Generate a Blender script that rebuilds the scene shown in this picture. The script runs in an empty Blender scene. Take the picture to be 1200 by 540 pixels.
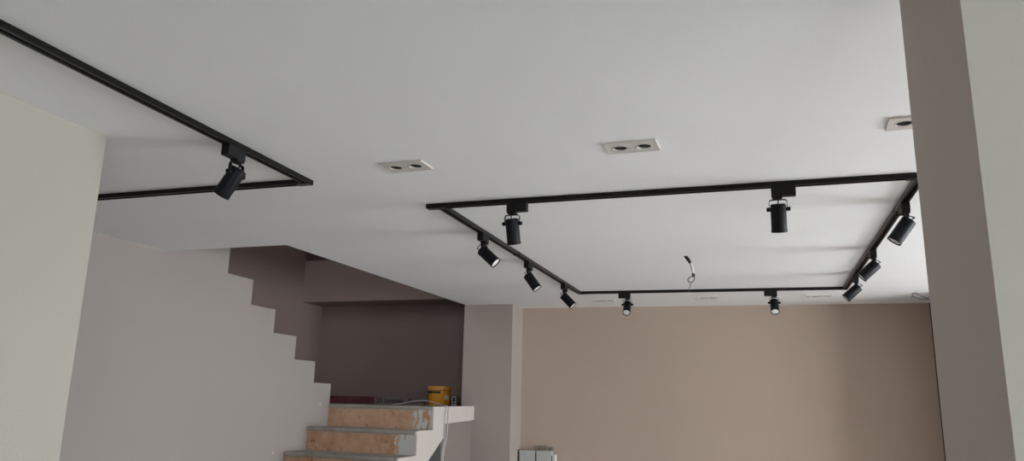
import bpy, bmesh, math, random
from mathutils import Vector, Matrix
S = bpy.context.scene
COL = S.collection
R = math.radians
random.seed(4)

# ------------------------------------------------------------------ camera, sky, exposure
EYE = 1.665                       # eye height above the floor; the ceiling is 0.9 m higher
CEIL = EYE + 0.9
yaw, pitch, roll, fpx = .318707, .223723, .02226, 886.4
fwd = Vector((-math.sin(yaw) * math.cos(pitch), math.cos(yaw) * math.cos(pitch), math.sin(pitch)))
rt = Vector((math.cos(yaw), math.sin(yaw), 0)); up = rt.cross(fwd)
r2 = math.cos(roll) * rt + math.sin(roll) * up
u2 = -math.sin(roll) * rt + math.cos(roll) * up
cam_data = bpy.data.cameras.new('camera'); cam = bpy.data.objects.new('camera', cam_data); COL.objects.link(cam)
cam_data.sensor_width = 36.0; cam_data.lens = fpx / 1200 * 36; cam_data.clip_start = .02
cam.matrix_world = Matrix(((r2.x, u2.x, -fwd.x, 0), (r2.y, u2.y, -fwd.y, 0), (r2.z, u2.z, -fwd.z, EYE), (0, 0, 0, 1)))
S.camera = cam

SKY_STRENGTH = 6.0
EXPOSURE = 2.14
w = bpy.data.worlds.new('sky'); S.world = w; w.use_nodes = True
bg = w.node_tree.nodes['Background']; bg.inputs[0].default_value = (.91, .97, 1.0, 1); bg.inputs[1].default_value = SKY_STRENGTH
S.view_settings.view_transform = 'Standard'; S.view_settings.look = 'None'
S.view_settings.exposure = EXPOSURE; S.view_settings.gamma = 1; S.view_settings.use_curve_mapping = False

def portal(name, loc, rot, sx, sy):
    l = bpy.data.lights.new(name, 'AREA'); l.shape = 'RECTANGLE'; l.size = sx; l.size_y = sy
    l.cycles.is_portal = True
    o = bpy.data.objects.new(name, l); COL.objects.link(o); o.location = loc; o.rotation_euler = rot
XR = 4.6                          # right wall
YB = -2.6                         # wall behind the camera
WR = (3.0, 5.7, 0.8, 2.35)         # window in the right wall: y0, y1, z0, z1
WB = (1.2, 2.25, 0.95, 2.2)        # window behind the camera: x0, x1, z0, z1
portal('daylight_right', (XR + .1, (WR[0] + WR[1]) / 2, (WR[2] + WR[3]) / 2), (0, R(90), 0), WR[3] - WR[2], WR[1] - WR[0])
portal('daylight_back', ((WB[0] + WB[1]) / 2, YB - .1, (WB[2] + WB[3]) / 2), (R(90), 0, 0), WB[1] - WB[0], WB[3] - WB[2])

# ------------------------------------------------------------------ materials
def mat(name, col, rough=.6, metal=0, bump=0, bscale=200, var=0, vscale=3, spec=.5, dirt=None):
    m = bpy.data.materials.new(name); m.use_nodes = True
    nt = m.node_tree; b = nt.nodes['Principled BSDF']
    b.inputs['Base Color'].default_value = (*col, 1); b.inputs['Roughness'].default_value = rough
    b.inputs['Metallic'].default_value = metal; b.inputs['Specular IOR Level'].default_value = spec
    tc = nt.nodes.new('ShaderNodeTexCoord')
    if var:
        n = nt.nodes.new('ShaderNodeTexNoise'); n.inputs['Scale'].default_value = vscale; n.inputs['Detail'].default_value = 5
        nt.links.new(tc.outputs['Object'], n.inputs['Vector'])
        cr = nt.nodes.new('ShaderNodeValToRGB')
        cr.color_ramp.elements[0].position = .3; cr.color_ramp.elements[1].position = .7
        cr.color_ramp.elements[0].color = (*[c * (1 - var) for c in col], 1)
        cr.color_ramp.elements[1].color = (*[min(1, c * (1 + var)) for c in col], 1)
        nt.links.new(n.outputs['Fac'], cr.inputs['Fac']); nt.links.new(cr.outputs['Color'], b.inputs['Base Color'])
    if bump:
        n2 = nt.nodes.new('ShaderNodeTexNoise'); n2.inputs['Scale'].default_value = bscale; n2.inputs['Detail'].default_value = 3
        nt.links.new(tc.outputs['Object'], n2.inputs['Vector'])
        bp = nt.nodes.new('ShaderNodeBump'); bp.inputs['Strength'].default_value = bump; bp.inputs['Distance'].default_value = .002
        nt.links.new(n2.outputs['Fac'], bp.inputs['Height']); nt.links.new(bp.outputs['Normal'], b.inputs['Normal'])
    return m

M = {}
M['ceiling'] = mat('ceiling paint', (.825, .825, .835), .9, bump=.15, bscale=90, var=.012, vscale=2)
M['beige'] = mat('beige wall paint', (.43, .335, .275), .85, bump=.2, bscale=120, var=.02, vscale=1.5)
M['grey_wall'] = mat('pale grey wall paint', (.37, .332, .312), .85, bump=.2, bscale=120, var=.02, vscale=1.5)
M['pier'] = mat('taupe grey pier paint', (.345, .298, .27), .85, bump=.2, bscale=120, var=.02, vscale=1.5)
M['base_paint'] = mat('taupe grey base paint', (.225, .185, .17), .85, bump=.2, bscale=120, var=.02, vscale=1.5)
M['near_wall'] = mat('warm off white wall paint', (.42, .395, .345), .85, bump=.2, bscale=120, var=.015, vscale=1.5)
M['column'] = mat('greige column paint', (.57, .505, .45), .85, bump=.2, bscale=120, var=.015, vscale=1.5)
M['right_face'] = mat('off white right wall face', (.55, .53, .465), .85, bump=.2, bscale=120, var=.015, vscale=1.5)
M['taupe'] = mat('dark taupe stairwell paint', (.215, .157, .142), .8, bump=.2, bscale=120, var=.03, vscale=1.5)
M['white_plaster'] = mat('white plaster', (.55, .50, .465), .85, bump=.25, bscale=80, var=.02, vscale=4)
M['concrete'] = mat('bare grey concrete', (.38, .35, .315), .95, bump=.6, bscale=60, var=.18, vscale=9)
M['dark_concrete'] = mat('dark grey concrete', (.22, .22, .215), .95, bump=.5, bscale=60, var=.1, vscale=9)
M['floor'] = mat('grey screed', (.50, .475, .45), .8, bump=.3, bscale=40, var=.1, vscale=2)
M['rail'] = mat('black rail enamel', (.007, .006, .0058), .28, spec=.2)
M['slot'] = mat('black rail slot', (.006, .006, .006), .6)
M['spot'] = mat('satin black lamp enamel', (.005, .0055, .008), .5, spec=.2)
M['black_plastic'] = mat('black plastic', (.008, .008, .009), .55, spec=.2)
M['lens'] = mat('frosted lamp lens', (.74, .74, .72), .25)
M['reflector'] = mat('pale reflector', (.6, .6, .58), .3)
M['plate'] = mat('off white downlight frame', (.60, .565, .53), .5)
M['bulb'] = mat('grey halogen glass', (.07, .075, .075), .2, metal=.2)
M['dark_can'] = mat('dark downlight can', (.03, .03, .03), .6)
M['bucket'] = mat('yellow plastic tub', (.78, .36, .025), .4)
M['bucket_lid'] = mat('orange plastic rim', (.80, .38, .07), .4)
M['black'] = mat('black print', (.012, .010, .010), .6)
M['sticker'] = mat('pale sticker', (.72, .68, .60), .5)
M['carton'] = mat('dusky carton', (.20, .155, .155), .75, var=.06, vscale=20)
M['red_print'] = mat('dark red print', (.105, .022, .028), .6, var=.35, vscale=9)
M['dark_print'] = mat('dark lettering', (.045, .02, .02), .6)
M['pale_box'] = mat('pale grey plastic', (.34, .32, .33), .5)
M['cable_white'] = mat('white cable', (.52, .51, .50), .5)
M['cable_dark'] = mat('dark cable', (.03, .03, .035), .5)
M['tape'] = mat('black insulating tape', (.012, .012, .012), .4)
M['foil'] = mat('bare white cable sheath', (.70, .70, .70), .35)
M['copper_grey'] = mat('thin grey wire', (.16, .16, .17), .4)
M['pack'] = mat('grey shrink wrapped pack', (.42, .425, .41), .45, var=.05, vscale=14)
M['pack_edge'] = mat('pack torn edge', (.20, .165, .14), .8, var=.5, vscale=60)
M['pack_pale'] = mat('pale pack', (.55, .54, .52), .5)
M['frame'] = mat('white window frame', (.75, .75, .75), .4)
M['beam_shade'] = mat('dark red brown beam shade', (.045, .018, .014), .6, var=.2, vscale=12)
M['dark_strip'] = mat('black strip', (.012, .010, .009), .6)

def riser_mat():
    """raw reddish clay/wood-board riser, ragged white plaster at its right end, brown stains"""
    m = bpy.data.materials.new('raw riser'); m.use_nodes = True
    nt = m.node_tree; N = nt.nodes; L = nt.links; b = N['Principled BSDF']; b.inputs['Roughness'].default_value = .9
    tc0 = N.new('ShaderNodeTexCoord'); oi = N.new('ShaderNodeObjectInfo'); tc = N.new('ShaderNodeVectorMath'); tc.operation = 'ADD'
    ml = N.new('ShaderNodeMath'); ml.operation = 'MULTIPLY'; ml.inputs[1].default_value = 37.0; L.new(oi.outputs['Random'], ml.inputs[0])
    L.new(tc0.outputs['Object'], tc.inputs[0]); L.new(ml.outputs[0], tc.inputs[1])
    n1 = N.new('ShaderNodeTexNoise'); n1.inputs['Scale'].default_value = 7; n1.inputs['Detail'].default_value = 6; n1.inputs['Roughness'].default_value = .65
    L.new(tc.outputs['Vector'], n1.inputs['Vector'])
    r1 = N.new('ShaderNodeValToRGB'); e = r1.color_ramp.elements
    e[0].position = .28; e[0].color = (.46, .24, .13, 1); e[1].position = .72; e[1].color = (.70, .49, .35, 1)
    x = e.new(.5); x.color = (.63, .395, .26, 1)
    L.new(n1.outputs['Fac'], r1.inputs['Fac'])
    n2 = N.new('ShaderNodeTexNoise'); n2.inputs['Scale'].default_value = 26; n2.inputs['Detail'].default_value = 2
    L.new(tc.outputs['Vector'], n2.inputs['Vector'])
    r2_ = N.new('ShaderNodeValToRGB'); r2_.color_ramp.elements[0].position = .27; r2_.color_ramp.elements[1].position = .36
    r2_.color_ramp.elements[0].color = (.35, .3, .28, 1); r2_.color_ramp.elements[1].color = (1, 1, 1, 1)
    L.new(n2.outputs['Fac'], r2_.inputs['Fac'])
    mx = N.new('ShaderNodeMix'); mx.data_type = 'RGBA'; mx.blend_type = 'MULTIPLY'; mx.inputs['Factor'].default_value = .8
    L.new(r1.outputs['Color'], mx.inputs['A']); L.new(r2_.outputs['Color'], mx.inputs['B'])
    # grey cement skim towards the top edge (drips from the tread)
    sp = N.new('ShaderNodeSeparateXYZ'); L.new(tc0.outputs['Object'], sp.inputs[0])
    # plaster at the right end: x (object) runs 0..-1 from the right end
    n3 = N.new('ShaderNodeTexNoise'); n3.inputs['Scale'].default_value = 16; n3.inputs['Detail'].default_value = 4
    L.new(tc.outputs['Vector'], n3.inputs['Vector'])
    ma = N.new('ShaderNodeMath'); ma.operation = 'MULTIPLY_ADD'; ma.inputs[1].default_value = .16
    L.new(n3.outputs['Fac'], ma.inputs[0]); L.new(sp.outputs['X'], ma.inputs[2])
    r3 = N.new('ShaderNodeMapRange'); r3.inputs['From Min'].default_value = -.098; r3.inputs['From Max'].default_value = -.084
    L.new(ma.outputs[0], r3.inputs['Value'])
    # brown streaks through the plaster
    wv = N.new('ShaderNodeTexNoise'); wv.inputs['Scale'].default_value = 14; wv.inputs['Detail'].default_value = 3
    mp = N.new('ShaderNodeMapping'); mp.inputs['Scale'].default_value = (1.6, 1, .55); mp.inputs['Location'].default_value = (3, 1, 2)
    L.new(tc.outputs['Vector'], mp.inputs['Vector']); L.new(mp.outputs[0], wv.inputs['Vector'])
    r4 = N.new('ShaderNodeMapRange'); r4.inputs['From Min'].default_value = .57; r4.inputs['From Max'].default_value = .52
    L.new(wv.outputs['Fac'], r4.inputs['Value'])
    mm = N.new('ShaderNodeMath'); mm.operation = 'MULTIPLY'; L.new(r3.outputs[0], mm.inputs[0]); L.new(r4.outputs[0], mm.inputs[1])
    mx2 = N.new('ShaderNodeMix'); mx2.data_type = 'RGBA'; mx2.inputs['B'].default_value = (.66, .68, .67, 1)
    L.new(mm.outputs[0], mx2.inputs['Factor']); L.new(mx.outputs['Result'], mx2.inputs['A'])
    # uneven grey cement skim running down from the tread
    zc = N.new('ShaderNodeMath'); zc.operation = 'MULTIPLY_ADD'; zc.inputs[1].default_value = .06
    L.new(n3.outputs['Fac'], zc.inputs[0]); L.new(sp.outputs['Z'], zc.inputs[2])
    r5 = N.new('ShaderNodeMapRange'); r5.inputs['From Min'].default_value = .155; r5.inputs['From Max'].default_value = .20; r5.inputs['To Max'].default_value = .85
    L.new(zc.outputs[0], r5.inputs['Value'])
    mx3 = N.new('ShaderNodeMix'); mx3.data_type = 'RGBA'; mx3.inputs['B'].default_value = (.40, .35, .30, 1)
    L.new(r5.outputs[0], mx3.inputs['Factor']); L.new(mx.outputs['Result'], mx3.inputs['A']); L.new(mx3.outputs['Result'], mx2.inputs['A'])
    L.new(mx2.outputs['Result'], b.inputs['Base Color'])
    bp = N.new('ShaderNodeBump'); bp.inputs['Strength'].default_value = .5; bp.inputs['Distance'].default_value = .004
    L.new(n1.outputs['Fac'], bp.inputs['Height']); L.new(bp.outputs['Normal'], b.inputs['Normal'])
    return m
M['riser'] = riser_mat()

# ------------------------------------------------------------------ mesh helpers
def obj(name, bm, m, parent=None, loc=(0, 0, 0), smooth=False, bevel=0):
    bmesh.ops.recalc_face_normals(bm, faces=bm.faces[:])
    me = bpy.data.meshes.new(name); bm.to_mesh(me); bm.free()
    for k in (m if isinstance(m, (list, tuple)) else [m]): me.materials.append(M[k])
    if smooth:
        me.shade_smooth()
        me.set_sharp_from_angle(angle=R(40))
    o = bpy.data.objects.new(name, me); COL.objects.link(o); o.location = loc
    if parent: o.parent = parent
    if bevel:
        b = o.modifiers.new('bevel', 'BEVEL'); b.width = bevel; b.segments = 2; b.limit_method = 'ANGLE'
    return o
def box(bm, x0, x1, y0, y1, z0, z1, mi=0):
    vs = [bm.verts.new((x, y, z)) for x in (x0, x1) for y in (y0, y1) for z in (z0, z1)]
    for f in ((0, 1, 3, 2), (4, 6, 7, 5), (0, 4, 5, 1), (2, 3, 7, 6), (0, 2, 6, 4), (1, 5, 7, 3)):
        bm.faces.new([vs[i] for i in f]).material_index = mi
    return bm
def BOX(*a): return box(bmesh.new(), *a)
def prism(bm, pts, fn, a, b):
    """polygon pts swept from a to b; fn(p, q, s) -> xyz"""
    A = [bm.verts.new(fn(p, q, a)) for p, q in pts]; B = [bm.verts.new(fn(p, q, b)) for p, q in pts]
    n = len(pts)
    bm.faces.new(A); bm.faces.new(B[::-1])
    for i in range(n): bm.faces.new((A[i], B[i], B[(i + 1) % n], A[(i + 1) % n]))
    return bm
def yz(p, q, s): return (s, p, q)
def xy(p, q, s): return (p, q, s)
def xz(p, q, s): return (p, s, q)
def frame_of(d):
    d = d.normalized(); a = Vector((0, 0, 1)) if abs(d.z) < .9 else Vector((1, 0, 0))
    u = d.cross(a).normalized(); return u, d.cross(u)
def tube(bm, pts, r, seg=8, caps=True):
    pts = [Vector(p) for p in pts]; rings = []
    rr = r if isinstance(r, (list, tuple)) else [r] * len(pts)
    u = None
    for i, p in enumerate(pts):
        d = (pts[min(i + 1, len(pts) - 1)] - pts[max(i - 1, 0)]).normalized()
        if u is None: u, v = frame_of(d)
        else:
            u = (u - d * u.dot(d)).normalized(); v = d.cross(u)
        rings.append([bm.verts.new(p + rr[i] * (math.cos(2 * math.pi * k / seg) * u + math.sin(2 * math.pi * k / seg) * v)) for k in range(seg)])
    for a, b in zip(rings, rings[1:]):
        for k in range(seg): bm.faces.new((a[k], a[(k + 1) % seg], b[(k + 1) % seg], b[k]))
    if caps: bm.faces.new(rings[0][::-1]); bm.faces.new(rings[-1])
    return bm
def lathe(bm, prof, seg=32, mi=0, closed=False):
    """prof: (r, z) list round local z; r = 0 closes to a point"""
    rings = []
    for r, z in prof:
        if r < 1e-6: rings.append([bm.verts.new((0, 0, z))])
        else: rings.append([bm.verts.new((r * math.cos(2 * math.pi * k / seg), r * math.sin(2 * math.pi * k / seg), z)) for k in range(seg)])
    pairs = list(zip(rings, rings[1:])) + ([(rings[-1], rings[0])] if closed else [])
    for a, b in pairs:
        for k in range(seg):
            k2 = (k + 1) % seg
            if len(a) == 1 and len(b) == 1: continue
            if len(a) == 1: f = bm.faces.new((a[0], b[k2], b[k]))
            elif len(b) == 1: f = bm.faces.new((a[k], a[k2], b[0]))
            else: f = bm.faces.new((a[k], a[k2], b[k2], b[k]))
            f.material_index = mi
    return bm
def smoothpath(pts, n=6):
    """Catmull-Rom through the points"""
    P = [Vector(p) for p in pts]; P = [2 * P[0] - P[1]] + P + [2 * P[-1] - P[-2]]; out = []
    for i in range(1, len(P) - 2):
        for k in range(n):
            t = k / n
            out.append(.5 * (2 * P[i] + (P[i + 1] - P[i - 1]) * t + (2 * P[i - 1] - 5 * P[i] + 4 * P[i + 1] - P[i + 2]) * t * t + (3 * P[i] - P[i - 1] - 3 * P[i + 1] + P[i + 2]) * t ** 3))
    return out + [P[-2]]
def thing(name, label, cat, loc=(0, 0, 0), rz=0, group=None):
    o = bpy.data.objects.new(name, None); COL.objects.link(o); o.empty_display_size = .05
    o.location = loc; o.rotation_euler = (0, 0, rz)
    return tag(o, label, cat, group)
def tag(o, label, cat, group=None):
    o['label'] = label; o['category'] = cat
    if group: o['group'] = group
    return o
def struct(name, bm, m, label, cat, **k):
    o = obj(name, bm, m, **k); o['kind'] = 'structure'; o['label'] = label; o['category'] = cat; return o

# ------------------------------------------------------------------ the room
XS = -3.59                        # side wall of the stair (its stepped edge shows)
XL = -4.6                         # far left wall of the stairwell
YP = 6.71                         # front of the pillar
YF = 7.3                          # back wall of the stairwell
OX, OY = -2.70, 3.835             # stair opening in the ceiling
def yb(x): return 7.03 + .037 * (x + 2.15)       # the beige wall runs a touch out of square
XC, YC0, YC1 = .33, 1.262, 1.712  # end of the right hand wall

struct('floor', BOX(-4.9, XR + .2, YB - .2, 7.6, -.2, 0), 'floor', 'bare grey screed floor of the room', 'floor')

# ceiling board, with the stair opening and a cut-out for every downlight
DL = [(-1.294, 2.573), (-.402, 2.560), (.512, 2.545), (-1.297, 6.575), (-.42, 6.535), (.466, 6.57)]
holes = [(x - .078, x + .078, y - .04, y + .04) for x, y in DL]
bm = bmesh.new()
xs = sorted({XS - .1, XR + .1, OX} | {h[0] for h in holes} | {h[1] for h in holes})
ys = sorted({YB - .1, OY, 7.35} | {h[2] for h in holes} | {h[3] for h in holes})
cells = {}
for i in range(len(xs) - 1):
    for j in range(len(ys) - 1):
        cx, cy = (xs[i] + xs[i + 1]) / 2, (ys[j] + ys[j + 1]) / 2
        if cx < OX and cy > OY: continue
        if any(h[0] < cx < h[1] and h[2] < cy < h[3] for h in holes): continue
        cells[i, j] = 1
V = {}
def cv(i, j, z):
    k = (i, j, z)
    if k not in V:
        x = xs[i]
        if abs(x - OX) < 1e-6 and ys[j] > OY: x += .038 * (ys[j] - OY) / (YP - OY)   # opening edge drifts to the pillar corner
        V[k] = bm.verts.new((x, ys[j], z))
    return V[k]
z0, z1 = CEIL, CEIL + .06
for i, j in cells:
    for z in (z0, z1): bm.faces.new([cv(i, j, z), cv(i + 1, j, z), cv(i + 1, j + 1, z), cv(i, j + 1, z)])
    for (di, dj), (a, b) in {(-1, 0): ((0, 0), (0, 1)), (1, 0): ((1, 0), (1, 1)), (0, -1): ((0, 0), (1, 0)), (0, 1): ((0, 1), (1, 1))}.items():
        if (i + di, j + dj) not in cells:
            p, q = (i + a[0], j + a[1]), (i + b[0], j + b[1])
            bm.faces.new([cv(*p, z0), cv(*q, z0), cv(*q, z1), cv(*p, z1)])
struct('ceiling', bm, 'ceiling', 'smooth off white painted ceiling with the open stairwell cut into its far left', 'ceiling')
struct('slab', box(box(bmesh.new(), OX + .04, XR + .2, YB - .2, 7.6, CEIL + .06, CEIL + .3), -3.8, OX + .04, YB - .2, OY, CEIL + .06, CEIL + .3), 'concrete', 'concrete slab above the ceiling', 'slab')

# stair side wall: plain to the opening, then stepped down with the upper flight
ZT = [1.04, .855, .668, .488, .303, .128]                   # treads of the upper flight, from the eye
YT = [4.436, 4.728, 5.034, 5.346, 5.652, 5.925]
ZL = EYE - .045                                             # landing
# edge k drops at YT[k]
side = [(YB, 0), (YB, CEIL + .03), (OY - .1, CEIL + .03), (OY - .1, EYE + 1.04), ]
for k in range(6):
    if k == 0: side.append((YT[0], EYE + ZT[0]))
    else: side.append((YT[k], EYE + ZT[k]))
    if k < 5: side.append((YT[k], EYE + ZT[k + 1]))
side += [(YT[5], 0)]
o = struct('wall_stair', prism(bmesh.new(), side, yz, XS - .11, XS), 'grey_wall', 'pale grey wall whose top edge steps down beside the upper stair flight', 'wall')

struct('wall_left', prism(bmesh.new(), [(-2.41, YB), (-2.21, YB), (-2.196, 1.992), (-2.40, 1.992)], xy, 0, CEIL + .03), 'near_wall', 'near off white wall ending at the left of the room', 'wall')
bm = bmesh.new()
prism(bm, [(-2.3, yb(-2.3)), (XR + .1, yb(XR)), (XR + .1, 7.5), (-2.3, 7.5)], xy, 0, CEIL + .03)
struct('wall_far', bm, 'beige', 'wide beige wall across the far end of the room', 'wall')
struct('wall_pillar', BOX(-2.672, -2.190, YP, 7.5, 0, CEIL + .03), 'pier', 'pale pier between the stairwell and the beige far wall', 'pillar')
bm = BOX(XC, XR + .1, YC0, YC1, 0, CEIL + .03)
for f in bm.faces: f.material_index = 1 if f.calc_center_median().y < YC0 + .001 else 0  # face towards the camera gets a slightly paler, greener tone
struct('wall_right', bm, ['column', 'right_face'], 'greige wall end close to the camera on the right', 'wall')
struct('shade_wall', BOX(1.402, 1.55, 6.42, yb(1.5), 0, CEIL + .03), 'beige', 'unseen wall stub added to shade the right end of the beige wall', 'wall')  # hidden stub, added to keep window light off the beige wall's right end
# outer right wall and the wall behind the camera, each with its window
bm = bmesh.new()
for a in ((YC0, WR[0], 0, CEIL + .03), (WR[1], 7.5, 0, CEIL + .03), (WR[0], WR[1], 0, WR[2]), (WR[0], WR[1], WR[3], CEIL + .03)):
    box(bm, XR, XR + .2, *a)
struct('wall_window', bm, 'near_wall', 'outer wall with the window that lights the room from the right', 'wall')
struct('wall_side', BOX(XR, XR + .2, YB, YC0, 0, CEIL + .03), 'near_wall', 'outer wall beside the camera', 'wall')
bm = bmesh.new()
for a in ((XS - .1, WB[0]), (WB[1], XR + .1)): box(bm, a[0], a[1], YB - .2, YB, 0, CEIL + .03)
box(bm, WB[0], WB[1], YB - .2, YB, 0, WB[2]); box(bm, WB[0], WB[1], YB - .2, YB, WB[3], CEIL + .03)
struct('wall_back', bm, 'near_wall', 'wall with a window behind the camera', 'wall')
bm = bmesh.new()
for y in (WR[0], (WR[0] + WR[1]) / 2 - .03, WR[1] - .06): box(bm, XR + .06, XR + .12, y, y + .06, WR[2], WR[3])
for z in (WR[2], WR[3] - .06): box(bm, XR + .06, XR + .12, WR[0], WR[1], z, z + .06)
struct('window_1', bm, 'frame', 'window frame in the right outer wall', 'window')
bm = bmesh.new()
for x in (WB[0], (WB[0] + WB[1]) / 2 - .03, WB[1] - .06): box(bm, x, x + .06, YB - .12, YB - .06, WB[2], WB[3])
for z in (WB[2], WB[3] - .06): box(bm, WB[0], WB[1], YB - .12, YB - .06, z, z + .06)
struct('window_2', bm, 'frame', 'window frame behind the camera', 'window')
struct('wall_end_strip', BOX(1.372, 1.402, yb(1.37) - .018, yb(1.4) + .01, 0, CEIL - .004), 'dark_strip', 'thin black vertical strip at the right end of the beige wall', 'trim')  # thin dark strip standing at the beige wall's right end

# stairwell: dark taupe walls, beam, and the walls of the floor above
ZU = 4.9
struct('wall_stairwell_left', BOX(XL - .15, XL, 3.2, YF + .2, 0, ZU), 'taupe', 'dark taupe side wall of the stairwell', 'wall')
struct('wall_stairwell_back', BOX(XL, -2.2, YF, YF + .2, 0, ZU), 'taupe', 'dark taupe back wall of the stairwell above the landing', 'wall')
struct('beam', BOX(XL, OX + .02, 6.9, YF, EYE + .99, EYE + 1.45), 'taupe', 'taupe beam crossing the top of the stairwell back wall', 'beam')
struct('beam_shade_strip', BOX(XL + .03, OX + .02, 6.865, 7.0, EYE + 1.435, EYE + 1.56), 'beam_shade', 'dark reddish brown strip painting the shade on top of the stairwell beam', 'trim')  # strip coloured to stand in for the shadow on top of the beam
struct('wall_stairwell_right', BOX(OX + .04, OX + .19, 3.2, YF, CEIL + .3, ZU), 'taupe', 'upper right wall of the stairwell', 'wall')
WU = (-4.1, -3.3, 2.95, 4.7)       # opening added upstairs to light the stairwell: x0, x1, z0, z1
portal('added_light_upstairs', ((WU[0] + WU[1]) / 2, 2.95, (WU[2] + WU[3]) / 2), (R(90), 0, 0), WU[1] - WU[0], WU[3] - WU[2])
bm = bmesh.new()
for a in ((XL, WU[0], CEIL + .3, ZU), (WU[1], OX + .19, CEIL + .3, ZU), (WU[0], WU[1], CEIL + .3, WU[2]), (WU[0], WU[1], WU[3], ZU)): box(bm, a[0], a[1], 3.05, 3.2, a[2], a[3])
for k in range(8): box(bm, WU[0] - .02, WU[1] + .02, 3.1, 3.13, WU[2] + .22 * k, WU[2] + .22 * k + .155)   # boards added so the slits soften the upstairs light
struct('wall_stairwell_front', bm, 'taupe', 'upper front wall of the stairwell with an added slatted light opening', 'wall')
struct('ceiling_stairwell', BOX(XL - .15, OX + .19, 3.05, YF + .2, ZU, ZU + .1), 'ceiling', 'ceiling above the stairwell', 'ceiling')
struct('wall_under_flight', BOX(XL, XS - .11, 3.05, 3.2, 0, CEIL + .3), 'grey_wall', 'wall closing the space under the upper flight', 'wall')

# ------------------------------------------------------------------ the staircase
XSR = -2.542                      # right hand side of the lower flight
st = thing('staircase', 'unfinished concrete staircase with raw brown risers and white plastered side by the pillar', 'staircase', (-3.06, 4.6, 0))
def rel(o):
    o.location = Vector(o.location) - Vector(st.location); o.parent = st; return o
RH = .1825; NL = 9
YRl = [5.915 - .303 * i for i in range(NL)]; YRr = [5.790 - .300 * i for i in range(NL)]
zt = [ZL - RH * i for i in range(NL)]                       # tread levels: landing, then down
# landing
rel(obj('landing', prism(bmesh.new(), [(XS, YRl[0] + .05), (XSR - .031, YRr[0] + .05), (XSR - .031, YP), (-2.672, YP), (-2.672, YF), (XL, YF), (XL, 5.93), (XS, 5.93)], xy, ZL - .13, ZL - .001), 'concrete'))
rel(obj('nosing', prism(bmesh.new(), [(XS, YRl[0] - .008), (XSR - .003, YRr[0] - .008), (XSR - .003, YRr[0] + .12), (XS, YRl[0] + .12)], xy, ZL - .028, ZL), 'concrete', bevel=.009))
for i in range(NL):
    zb = max(zt[i] - RH, 0)
    # riser: origin at its right end so that the plaster patch sits there
    a, b = Vector((XS, YRl[i], 0)), Vector((XSR - .012, YRr[i], 0))
    d = a - b
    bm = prism(bmesh.new(), [(0, 0), (d.x, d.y), (d.x, d.y + .05), (0, .05)], xy, 0, zt[i] - .012 - zb)
    rel(obj('riser', bm, 'riser', loc=(b.x, b.y, zb)))
    if i:
        rel(obj('tread', prism(bmesh.new(), [(XS, YRl[i] - .010), (XSR - .003, YRr[i] - .010), (XSR - .003, YRr[i - 1] + .02), (XS, YRl[i - 1] + .02)], xy, zt[i] - .030, zt[i]), 'concrete', bevel=.009))
# white plastered side of the lower flight
sidew = [(YP, ZL + .008), (YRr[0], ZL)]
for i in range(NL):
    sidew.append((YRr[i], zt[i] - RH if i < NL - 1 else 0))
    if i < NL - 1: sidew.append((YRr[i + 1], zt[i + 1]))
SL = .579
y_soff = 5.725 - (EYE - .463) / SL
sidew += [(max(y_soff, YRr[-1] + .05), 0), (5.725, EYE - .463), (6.01, EYE - .298), (6.01, EYE - .186), (YP, EYE - .163)]
rel(obj('side_plaster', prism(bmesh.new(), sidew, yz, XSR - .03, XSR), 'white_plaster', bevel=.002))
# sloping soffit
rel(obj('soffit', prism(bmesh.new(), [(y_soff, 0), (6.01, EYE - .298), (6.01, EYE - .2), (y_soff - .1, .06)], yz, XS, XSR - .03), 'concrete'))
# upper flight behind the stepped wall
up_ = [(YT[5] - .01, ZL - .13), (YT[5] - .01, EYE + ZT[5] - .004)]
for k in range(4, -1, -1): up_ += [(YT[k], EYE + ZT[k + 1] - .004), (YT[k], EYE + ZT[k] - .004)]
up_ += [(3.3, EYE + ZT[0] - .004), (3.3, EYE + .85)]
rel(obj('upper_flight', prism(bmesh.new(), up_, yz, XL, XS - .11), 'concrete'))
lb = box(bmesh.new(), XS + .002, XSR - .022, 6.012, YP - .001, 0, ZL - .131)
for f in lb.faces: f.material_index = 1 if abs(f.calc_center_median().y - 6.012) < .001 else 0  # front face in bare concrete, darker than the painted sides
rel(obj('landing_base', lb, ['base_paint', 'dark_concrete']))

# ------------------------------------------------------------------ lighting rails
RW, RHT = .036, .020
def rail(a, b, label, caps=(), joints=(), ext=(0, 0)):
    A, B = Vector((*a, CEIL)), Vector((*b, CEIL)); d = B - A; ln = d.length
    t = thing('lighting_rail', label, 'lighting rail', A, math.atan2(d.y, d.x), 'black lighting rails on the ceiling')
    w, h = RW / 2, RHT
    prof = [(-w, 0), (-w, -h), (-.0085, -h), (-.0085, -h + .012), (.0085, -h + .012), (.0085, -h), (w, -h), (w, 0)]
    obj('rail', prism(bmesh.new(), prof, lambda p, q, s: (s, p, q), 0, ln), 'rail', t, bevel=.0012)
    bm = bmesh.new()
    for y in (-.0075, .0062): box(bm, .002, ln - .002, y, y + .0013, -h + .003, -h + .009)
    obj('conductor_strip', bm, 'slot', t)
    for x0, x1 in caps:
        obj('corner_connector', BOX(x0, x1, -w - .0012, w + .0012, -h - .0018, -.0002), 'rail', t, bevel=.0015)
    for x in joints:
        obj('joint_cover', BOX(x - .012, x + .012, -w - .001, w + .001, -h - .0015, -.0002), 'black_plastic', t, bevel=.001)
    return t
rail((-1.462, 3.152), (.648, 3.152), 'long black ceiling rail across the front of the rectangle', caps=[(0, .09), (2.03, 2.11)])
rail((-1.394, 3.172), (-1.394, 6.00), 'black ceiling rail forming the left side of the rectangle', joints=[1.15])
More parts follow.
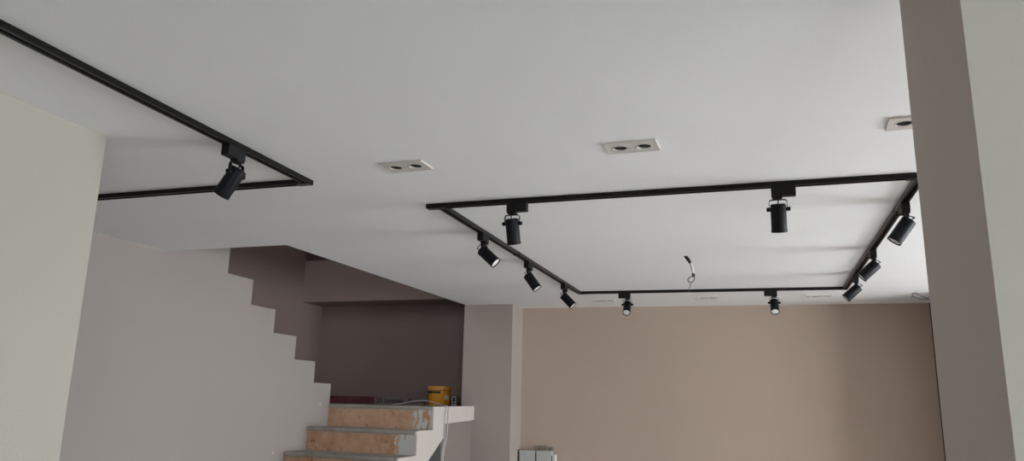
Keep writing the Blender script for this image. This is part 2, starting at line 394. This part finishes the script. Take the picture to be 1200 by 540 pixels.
rail((-1.404, 6.028), (.638, 6.108), 'black ceiling rail across the back of the rectangle near the beige wall', caps=[(0, .075), (1.97, 2.043)])
rail((.622, 3.172), (.622, 6.075), 'black ceiling rail forming the right side of the rectangle beside the near wall end', joints=[.52])
rail((-1.745, -.9), (-1.790, 2.6645), 'black ceiling rail slanting in from the upper left corner of the photo', joints=[])
rail((-3.57, 2.632), (-1.770, 2.646), 'black ceiling rail running behind the near left wall to the corner', caps=[(1.735, 1.8005)])

# ------------------------------------------------------------------ track spotlights
PIV = -.094                       # tilt axis below the rail
def spot_proto():
    t = thing('track_spotlight', '', 'spotlight')
    bm = BOX(-.024, .070, -.017, .017, -.041, 0)
    obj('adapter', bm, 'black_plastic', t, bevel=.002)
    bm = prism(bmesh.new(), [(-.024, -.039), (.021, -.039), (.016, -.050), (-.020, -.050)], xz, -.016, .016)
    lathe2 = bmesh.new(); lathe(lathe2, [(0, -.048), (.013, -.048), (.013, -.0545), (0, -.0545)], 20)
    me = bpy.data.meshes.new('t'); lathe2.to_mesh(me); lathe2.free(); bm.from_mesh(me); bpy.data.meshes.remove(me)
    obj('swivel', bm, 'black_plastic', t, bevel=.001)
    # yoke: a bent flat strap
    hw, zt_, th = .0355, -.0535, .0022
    out = [(-hw, PIV - .008), (-hw, zt_ - .010)] + [(-hw + .010 - .010 * math.cos(a), zt_ - .010 + .010 * math.sin(a)) for a in (R(30), R(60), R(90))]
    out += [(-x, z) for x, z in out[::-1]]
    inn = [(x * (hw - th) / hw, z - (th if abs(x) < hw - .004 else 0)) for x, z in out]
    obj('yoke', prism(bmesh.new(), out + inn[::-1], xz, -.0065, .0065), 'spot', t)
    # body about the tilt axis: origin at the pivot
    prof = [(0, .0215), (.026, .0215), (.029, .020), (.0305, .017), (.0305, -.083), (.0315, -.084), (.0315, -.093), (.0285, -.093), (.0285, -.086), (0, -.086)]
    bd = obj('body', lathe(bmesh.new(), prof, 40), 'spot', t, (0, 0, PIV), smooth=True)
    obj('lens', lathe(bmesh.new(), [(0, -.0915), (.012, -.0912), (.022, -.0902), (.0275, -.0885), (.0275, -.0865), (0, -.0865)], 32), 'lens', bd, smooth=True)
    for s in (-1, 1):
        bm = bmesh.new(); tube(bm, [(s * .029, 0, 0), (s * .046, 0, 0)], .0085, 20)
        obj('knob', bm, 'spot', t, (0, 0, PIV), smooth=True)
    return t
proto = spot_proto(); used = [False]
def spot(x, y, rz, tilt, label, group, slack=.02, twist=0):
    if not used[0]: t = proto; used[0] = True
    else:
        t = proto.copy(); COL.objects.link(t)
        for ch in list(proto.children):
            if ch.name.startswith('cable'): continue
            c = ch.copy(); COL.objects.link(c); c.parent = t
            for g in ch.children:
                d = g.copy(); COL.objects.link(d); d.parent = c
    t.location = (x, y, CEIL - RHT + .001); t.rotation_euler = (0, 0, R(rz))
    tag(t, label, 'spotlight', group)
    for ch in t.children:
        if ch.name.startswith('body'): ch.rotation_euler = (R(tilt), 0, 0)
    # flex from the swivel to the top of the body
    rot = Matrix.Rotation(R(tilt), 3, 'X')
    e = rot @ Vector((0, -.006, .021)) + Vector((0, 0, PIV)); n = rot @ Vector((0, 0, 1))
    sd = -1 if tilt >= 0 else 1
    p0 = Vector((.010, sd * .010, -.049))
    pts = [p0, p0 + Vector((.004, sd * slack * .45, -.008)), e + n * .012 + Vector((.004, sd * slack * .5, .004)), e + n * .008, e - n * .004]
    bm = bmesh.new(); tube(bm, smoothpath(pts, 6), .0024, 8)
    obj('cable', bm, 'black_plastic', t, smooth=True)
    return t
G = 'black spotlights on the ceiling rails'
spot(-1.040, 3.152, 0, 21, 'black spotlight at the left end of the front rail, body hanging nearly straight down', G, .012)
spot(.094, 3.152, 0, 18, 'black spotlight on the front rail nearest the right wall end, body hanging straight down', G, .012)
spot(-1.394, 3.754, -90, 48, 'black spotlight on the left side rail nearest the front corner, white lens showing', G)
spot(-1.394, 4.600, -90, 36, 'middle black spotlight of the three on the left side rail', G, .012)
spot(-1.394, 5.540, -90, 44, 'black spotlight on the left side rail nearest the back corner', G, .012)
spot(-1.004, 6.044, 182, 40, 'black spotlight at the left of the back rail, pale lens facing the room', G, .012)
spot(.113, 6.088, 182, 35, 'black spotlight at the right of the back rail, pale lens facing the room', G, .012)
spot(.622, 3.536, 90, 36, 'largest black spotlight on the right side rail, beside the near wall end', G)
spot(.622, 4.578, 90, 48, 'middle black spotlight of the three on the right side rail', G, .012)
spot(.622, 5.442, 90, 48, 'black spotlight on the right side rail nearest the back corner', G)
spot(-1.784, 2.190, -90, -36, 'black spotlight hanging alone from the slanting rail at upper left', G, .012)

# ------------------------------------------------------------------ recessed twin downlights
def ring_hole(bm, x0, x1, y0, y1, cx, r, z0, z1, n=32):
    """rectangular tile with a round hole, extruded z0..z1"""
    rows = []
    for z in (z0, z1):
        o_, i_ = [], []
        for k in range(n):
            a = 2 * math.pi * (k + .5) / n; c, s = math.cos(a), math.sin(a)
            sx = ((x1 - cx) if c > 0 else (cx - x0)) / max(abs(c), 1e-6); sy = ((y1 - y0) / 2) / max(abs(s), 1e-6)
            q = min(sx, sy)
            o_.append(bm.verts.new((cx + q * c, (y0 + y1) / 2 + q * s, z))); i_.append(bm.verts.new((cx + r * c, (y0 + y1) / 2 + r * s, z)))
        rows.append((o_, i_))
    for k in range(n):
        k2 = (k + 1) % n
        for o_, i_ in rows: bm.faces.new((o_[k], o_[k2], i_[k2], i_[k]))
        bm.faces.new((rows[0][1][k], rows[0][1][k2], rows[1][1][k2], rows[1][1][k]))
        bm.faces.new((rows[0][0][k], rows[0][0][k2], rows[1][0][k2], rows[1][0][k]))
def downlight_proto():
    t = thing('recessed_downlight', '', 'downlight')
    bm = bmesh.new()
    a, b = .091, .054
    for s in (-1, 1):
        n = 36
        ring_hole(bm, -a if s < 0 else 0, 0 if s < 0 else a, -b, b, s * .043, .0305, -.0058, 0, n)
    obj('frame_plate', bm, 'plate', t)
    bm = bmesh.new()
    for y in (-b - .001, b - .001): box(bm, -a - .001, a + .001, y, y + .002, -.0065, 0)
    for x in (-a - .001, a - .001): box(bm, x, x + .002, -b, b, -.0065, 0)
    obj('frame_lip', bm, 'plate', t)
    for s in (-1, 1):
        g = obj('gimbal_ring', lathe(bmesh.new(), [(.0298, -.0060), (.0285, -.0068), (.0250, -.0064), (.0240, -.0040), (.0240, .001), (.0298, .001)], 36, closed=True), 'plate', t, (s * .043, 0, 0), smooth=True)
        obj('can', lathe(bmesh.new(), [(.0250, -.002), (.0238, -.0025), (.0225, .020), (.0290, .020), (.0290, -.001)], 36, closed=True), 'dark_can', g, smooth=True)
        lp = obj('lamp', lathe(bmesh.new(), [(0, .0040), (.010, .0038), (.0185, .0050), (.0205, .0046), (.0212, .009), (.017, .036), (0, .038)], 32), 'bulb', g, smooth=True)
        lp.rotation_euler = (R(-8), R(5 * s), 0)
        obj('clip', BOX(-.0012, .0012, -.004, .004, -.0070, -.004), 'dark_can', g, (s * -.0325, 0, 0))
    return t
dproto = downlight_proto()
DLAB = ['off white twin downlight at the left of the near row, right of the lone spotlight', 'off white twin downlight in the middle of the near row above the front rail', 'off white twin downlight half hidden by the right wall end',
        'off white twin downlight behind the back rail, nearest the left corner', 'off white twin downlight behind the back rail, below the hanging cable', 'off white twin downlight behind the back rail, nearest the right corner']
def dup(root):
    r = root.copy(); COL.objects.link(r)
    for ch in list(root.children):
        c = ch.copy(); COL.objects.link(c); c.parent = r
        for g in ch.children:
            d = g.copy(); COL.objects.link(d); d.parent = c
    return r
for i, (x, y) in enumerate(DL):
    t = dproto if i == 0 else dup(dproto)
    t.location = (x, y, CEIL); t.rotation_euler = (0, 0, R(-1.5 if i < 3 else 0))
    tag(t, DLAB[i], 'downlight', 'recessed twin downlights in the ceiling')

# ------------------------------------------------------------------ cables hanging from the ceiling
hc = thing('hanging_cable', 'loose taped cable hanging from the ceiling inside the rail rectangle', 'cable', (-.405, 4.664, CEIL))
pts = smoothpath([(-.012, 0, .02), (-.006, 0, -.004), (.012, 0, -.030), (.026, 0, -.062), (.034, 0, -.10), (.036, 0, -.128)], 6)
n = len(pts)
bm = bmesh.new(); tube(bm, pts[: n // 2 + 1], [.0105 - .005 * abs(k - 8) / 16 for k in range(n // 2 + 1)], 12); obj('tape_wrap', bm, 'tape', hc, smooth=True)
bm = bmesh.new(); tube(bm, pts[n // 2 - 1: n - 3], .0068, 12); obj('sheath', bm, 'foil', hc, smooth=True)
bm = bmesh.new(); tube(bm, pts[n - 5:], .0095, 12); obj('tape_end', bm, 'tape', hc, smooth=True)
bm = bmesh.new()
loop = [(.039, 0, -.126), (.040, 0, -.140), (.032, .003, -.156), (.018, .005, -.164), (.004, .003, -.156), (.003, 0, -.142), (.014, -.003, -.132), (.029, -.002, -.130)]
tube(bm, smoothpath(loop, 6), .0026, 8); obj('wire_loop', bm, 'cable_dark', hc, smooth=True)
bm = bmesh.new()
tube(bm, smoothpath([(.024, .004, -.161), (.020, .002, -.172), (.013, 0, -.180), (.015, 0, -.190), (.009, 0, -.200), (.010, 0, -.216)], 5), .0018, 8); obj('wire_tail', bm, 'copper_grey', hc, smooth=True)

wl = thing('wire_loop', 'thin dark loop of wire hanging from the ceiling by the right wall end', 'wire', (1.29, 6.3, CEIL))
bm = bmesh.new()
tube(bm, smoothpath([(.01, 0, .012), (.008, 0, -.02), (-.02, .01, -.055), (-.083, 0, -.072), (-.127, 0, -.056), (-.154, 0, -.036), (-.174, 0, -.031), (-.186, 0, -.036), (-.187, 0, -.050)], 6), .0032, 8)
tube(bm, smoothpath([(-.02, .012, -.055), (-.05, .01, -.074), (-.084, .004, -.080), (-.123, .004, -.077), (-.157, .006, -.069), (-.180, .006, -.058), (-.198, .006, -.064)], 6), .0032, 8)
obj('wire', bm, 'cable_dark', wl, smooth=True)

# ------------------------------------------------------------------ things on the landing
# carton
bx0, bx1, by = -4.36, -3.20, 7.13
ct = thing('flooring_carton', 'long flat red and grey printed carton lying along the dark back wall of the landing', 'carton', ((bx0 + bx1) / 2, by, ZL))
hx = (bx1 - bx0) / 2
obj('carton', BOX(-hx, hx, 0, .155, 0, .076), 'carton', ct, bevel=.002)
obj('red_panel', box(box(bmesh.new(), -hx + .001, -hx + .562, -.0012, .0005, .002, .0745), -hx + .001, -hx + .562, 0, .154, .0755, .077), 'red_print', ct)
bm = bmesh.new()
for k in range(2):
    x = -hx + .585 + k * .036
    prism(bm, [(x, .012), (x + .012, .012), (x + .030, .038), (x + .012, .066), (x, .066), (x + .017, .038)], xz, -.0012, .0004)
obj('chevron_mark', bm, 'dark_print', ct)
for word, x in (('Laminate', -hx + .672), ('Flooring', -hx + .942)):
    fc = bpy.data.curves.new('word', 'FONT'); fc.body = word; fc.size = .060; fc.extrude = .0005; fc.offset = .0012; fc.materials.append(M['dark_print'])
    tmp = bpy.data.objects.new('word', fc); COL.objects.link(tmp); bpy.context.view_layer.update()
    me = bpy.data.meshes.new_from_object(tmp.evaluated_get(bpy.context.evaluated_depsgraph_get())); bpy.data.objects.remove(tmp)
    fo = bpy.data.objects.new('lettering', me); COL.objects.link(fo); fo.parent = ct
    fo.location = (x, -.001, .019); fo.rotation_euler = (R(90), 0, 0)

# tub
tb = thing('plastic_tub', 'yellow plastic tub with orange rim standing on the stair landing', 'tub', (-3.022, 7.0, ZL))
HB = .186
obj('tub', lathe(bmesh.new(), [(0, 0), (.102, 0), (.105, .004), (.110, .150), (.1065, .152), (.098, .008), (0, .008)], 48), 'bucket', tb, smooth=True)
obj('lid', lathe(bmesh.new(), [(.108, .150), (.1165, .152), (.1175, .156), (.1175, HB - .005), (.115, HB), (.108, HB), (.104, HB - .006), (0, HB - .006), (0, HB - .012), (.108, .158)], 48), 'bucket_lid', tb, smooth=True)
def patch(a0, a1, z0, z1, off, n=14):
    bm = bmesh.new()
    def rad(z): return .105 + (.110 - .105) * (z - .004) / .146 + off
    ring = []
    for k in range(n + 1):
        a = R(a0 + (a1 - a0) * k / n)
        ring.append([bm.verts.new((rr * math.cos(a), rr * math.sin(a), z)) for z, rr in ((z0, rad(z0)), (z1, rad(z1)), (z1, rad(z1) - off - .001), (z0, rad(z0) - off - .001))])
    for p, q in zip(ring, ring[1:]):
        for i in range(4): bm.faces.new((p[i], p[(i + 1) % 4], q[(i + 1) % 4], q[i]))
    bm.faces.new(ring[0]); bm.faces.new(ring[-1][::-1])
    return bm
obj('black_band', patch(195, 300, .118, .137, .0012), 'black', tb)
obj('band_end', patch(301, 305, .118, .137, .0012, 4), 'sticker', tb)
obj('sticker', patch(322, 350, .060, .105, .001), 'sticker', tb)
bm = bmesh.new()
tube(bm, [(.113 * math.cos(R(a)), .113 * math.sin(R(a)), .146) for a in range(180, 361, 10)], .0022, 8)
obj('wire_handle', bm, 'cable_dark', tb, smooth=True)

# little pale back box
sb = thing('socket_box', 'small pale plastic socket box with a dark hole, right of the yellow tub', 'socket box', (-2.868, 7.0, ZL))
bm = bmesh.new()
box(bm, -.0245, .0245, .03, .034, 0, .094)
for a in ((-.0245, .0245, 0, .030, 0, .020), (-.0245, .0245, 0, .030, .080, .094), (-.0245, -.0125, 0, .030, .020, .080), (.0125, .0245, 0, .030, .020, .080), (-.0125, .0125, .004, .030, .034, .044)): box(bm, *a)
obj('box', bm, 'pale_box', sb)
obj('dark_insert', BOX(-.0122, .0122, .012, .031, .0205, .0795), 'black', sb)

# thin cable draped over the landing edge
cb = thing('draped_cable', 'thin pale cable arching over the landing and hanging down the stair side', 'cable', (XSR, 6.2, ZL))
def C(x, y, z): return (x - XSR, y - 6.2, z - ZL)
s1 = [C(-3.02, 6.25, ZL + .004), C(-2.93, 6.25, ZL + .020), C(-2.80, 6.24, ZL + .041), C(-2.68, 6.22, ZL + .045), C(-2.59, 6.18, ZL + .030), C(-2.545, 6.13, ZL + .004), C(-2.533, 6.10, ZL - .05), C(-2.535, 6.09, ZL - .12), C(-2.533, 6.10, ZL - .25), C(-2.530, 6.06, ZL - .38), C(-2.531, 6.03, ZL - .60), C(-2.53, 6.05, ZL - 1.0), C(-2.53, 6.06, .012), C(-2.40, 6.0, .006)]
s2 = [C(-2.66, 6.32, ZL + .004), C(-2.60, 6.22, ZL + .018), C(-2.548, 6.17, ZL + .004), C(-2.535, 6.16, ZL - .05), C(-2.535, 6.16, ZL - .12), C(-2.53, 6.135, ZL - .25), C(-2.532, 6.09, ZL - .38), C(-2.530, 6.06, ZL - .60), C(-2.53, 6.08, ZL - 1.0), C(-2.53, 6.09, .012), C(-2.38, 6.1, .006)]
for L_ in (s1, s2):
    for k, (x, y, z) in enumerate(L_):
        L_[k] = (x - .08 if x < -.03 else x, y - .085, z)
for s in (s1, s2):
    bm = bmesh.new(); tube(bm, smoothpath(s, 7), .0038, 8); obj('strand', bm, 'cable_white', cb, smooth=True)

# ------------------------------------------------------------------ packs standing by the far wall
def pack(x0, x1, y, h, label, kind):
    t = thing('flooring_pack', label, 'flooring pack', ((x0 + x1) / 2, y, 0), 0, 'packs standing on end against the beige wall')
    w = (x1 - x0) / 2
    obj('wrapped_pack', BOX(-w, w, -.07, 0, 0, h), 'pack' if kind < 2 else 'pack_pale', t, bevel=.004)
    if kind == 0:
        obj('end_flap', BOX(-w + .004, w - .004, -.064, -.004, h - .001, h + .006), 'pack_edge', t)
    if kind == 1:
        obj('end_flap', prism(bmesh.new(), [(-w + .003, h - .002), (-w + .016, h + .045), (w - .07, h + .041), (w - .055, h + .034), (w - .045, h + .040), (w - .03, h + .030), (w - .016, h + .038), (w - .002, h + .034), (w - .002, h - .002)], xz, -.012, -.006), 'pack_edge', t)
    obj('edge_strip', BOX(-w - .0015, -w + .006, -.0715, -.066, 0, h - .012), 'black', t)
pack(-2.176, -2.022, yb(-2.1) - .02, EYE - .425, 'grey wrapped pack with a flat dark top, standing by the pier against the beige wall', 0)
pack(-2.014, -1.866, yb(-2) - .02, EYE - .425, 'grey wrapped pack with a torn raised top, standing right of its neighbour', 1)
pack(-1.864, -1.832, yb(-1.9) - .02, EYE - .455, 'narrow pale strip of pack leaning at the right end of the packs', 2)

# small white wall plugs in the stepped wall
for y, z, lab in ((5.158, -.412, 'small white plug in the stepped grey wall, left of the lowest visible step'), (5.775, -.046, 'small white plug in the stepped grey wall, left of the topmost riser')):
    wp = thing('wall_plug', lab, 'wall plug', (XS, y, EYE + z), 0, 'white plugs in the stepped wall')
    bm = bmesh.new(); tube(bm, [(-.002, 0, 0), (.004, 0, 0)], .010, 16); obj('rim', bm, 'sticker', wp, smooth=True)
    bm = bmesh.new(); tube(bm, [(0, 0, 0), (.005, 0, 0)], .0035, 10); obj('hole', bm, 'black', wp)
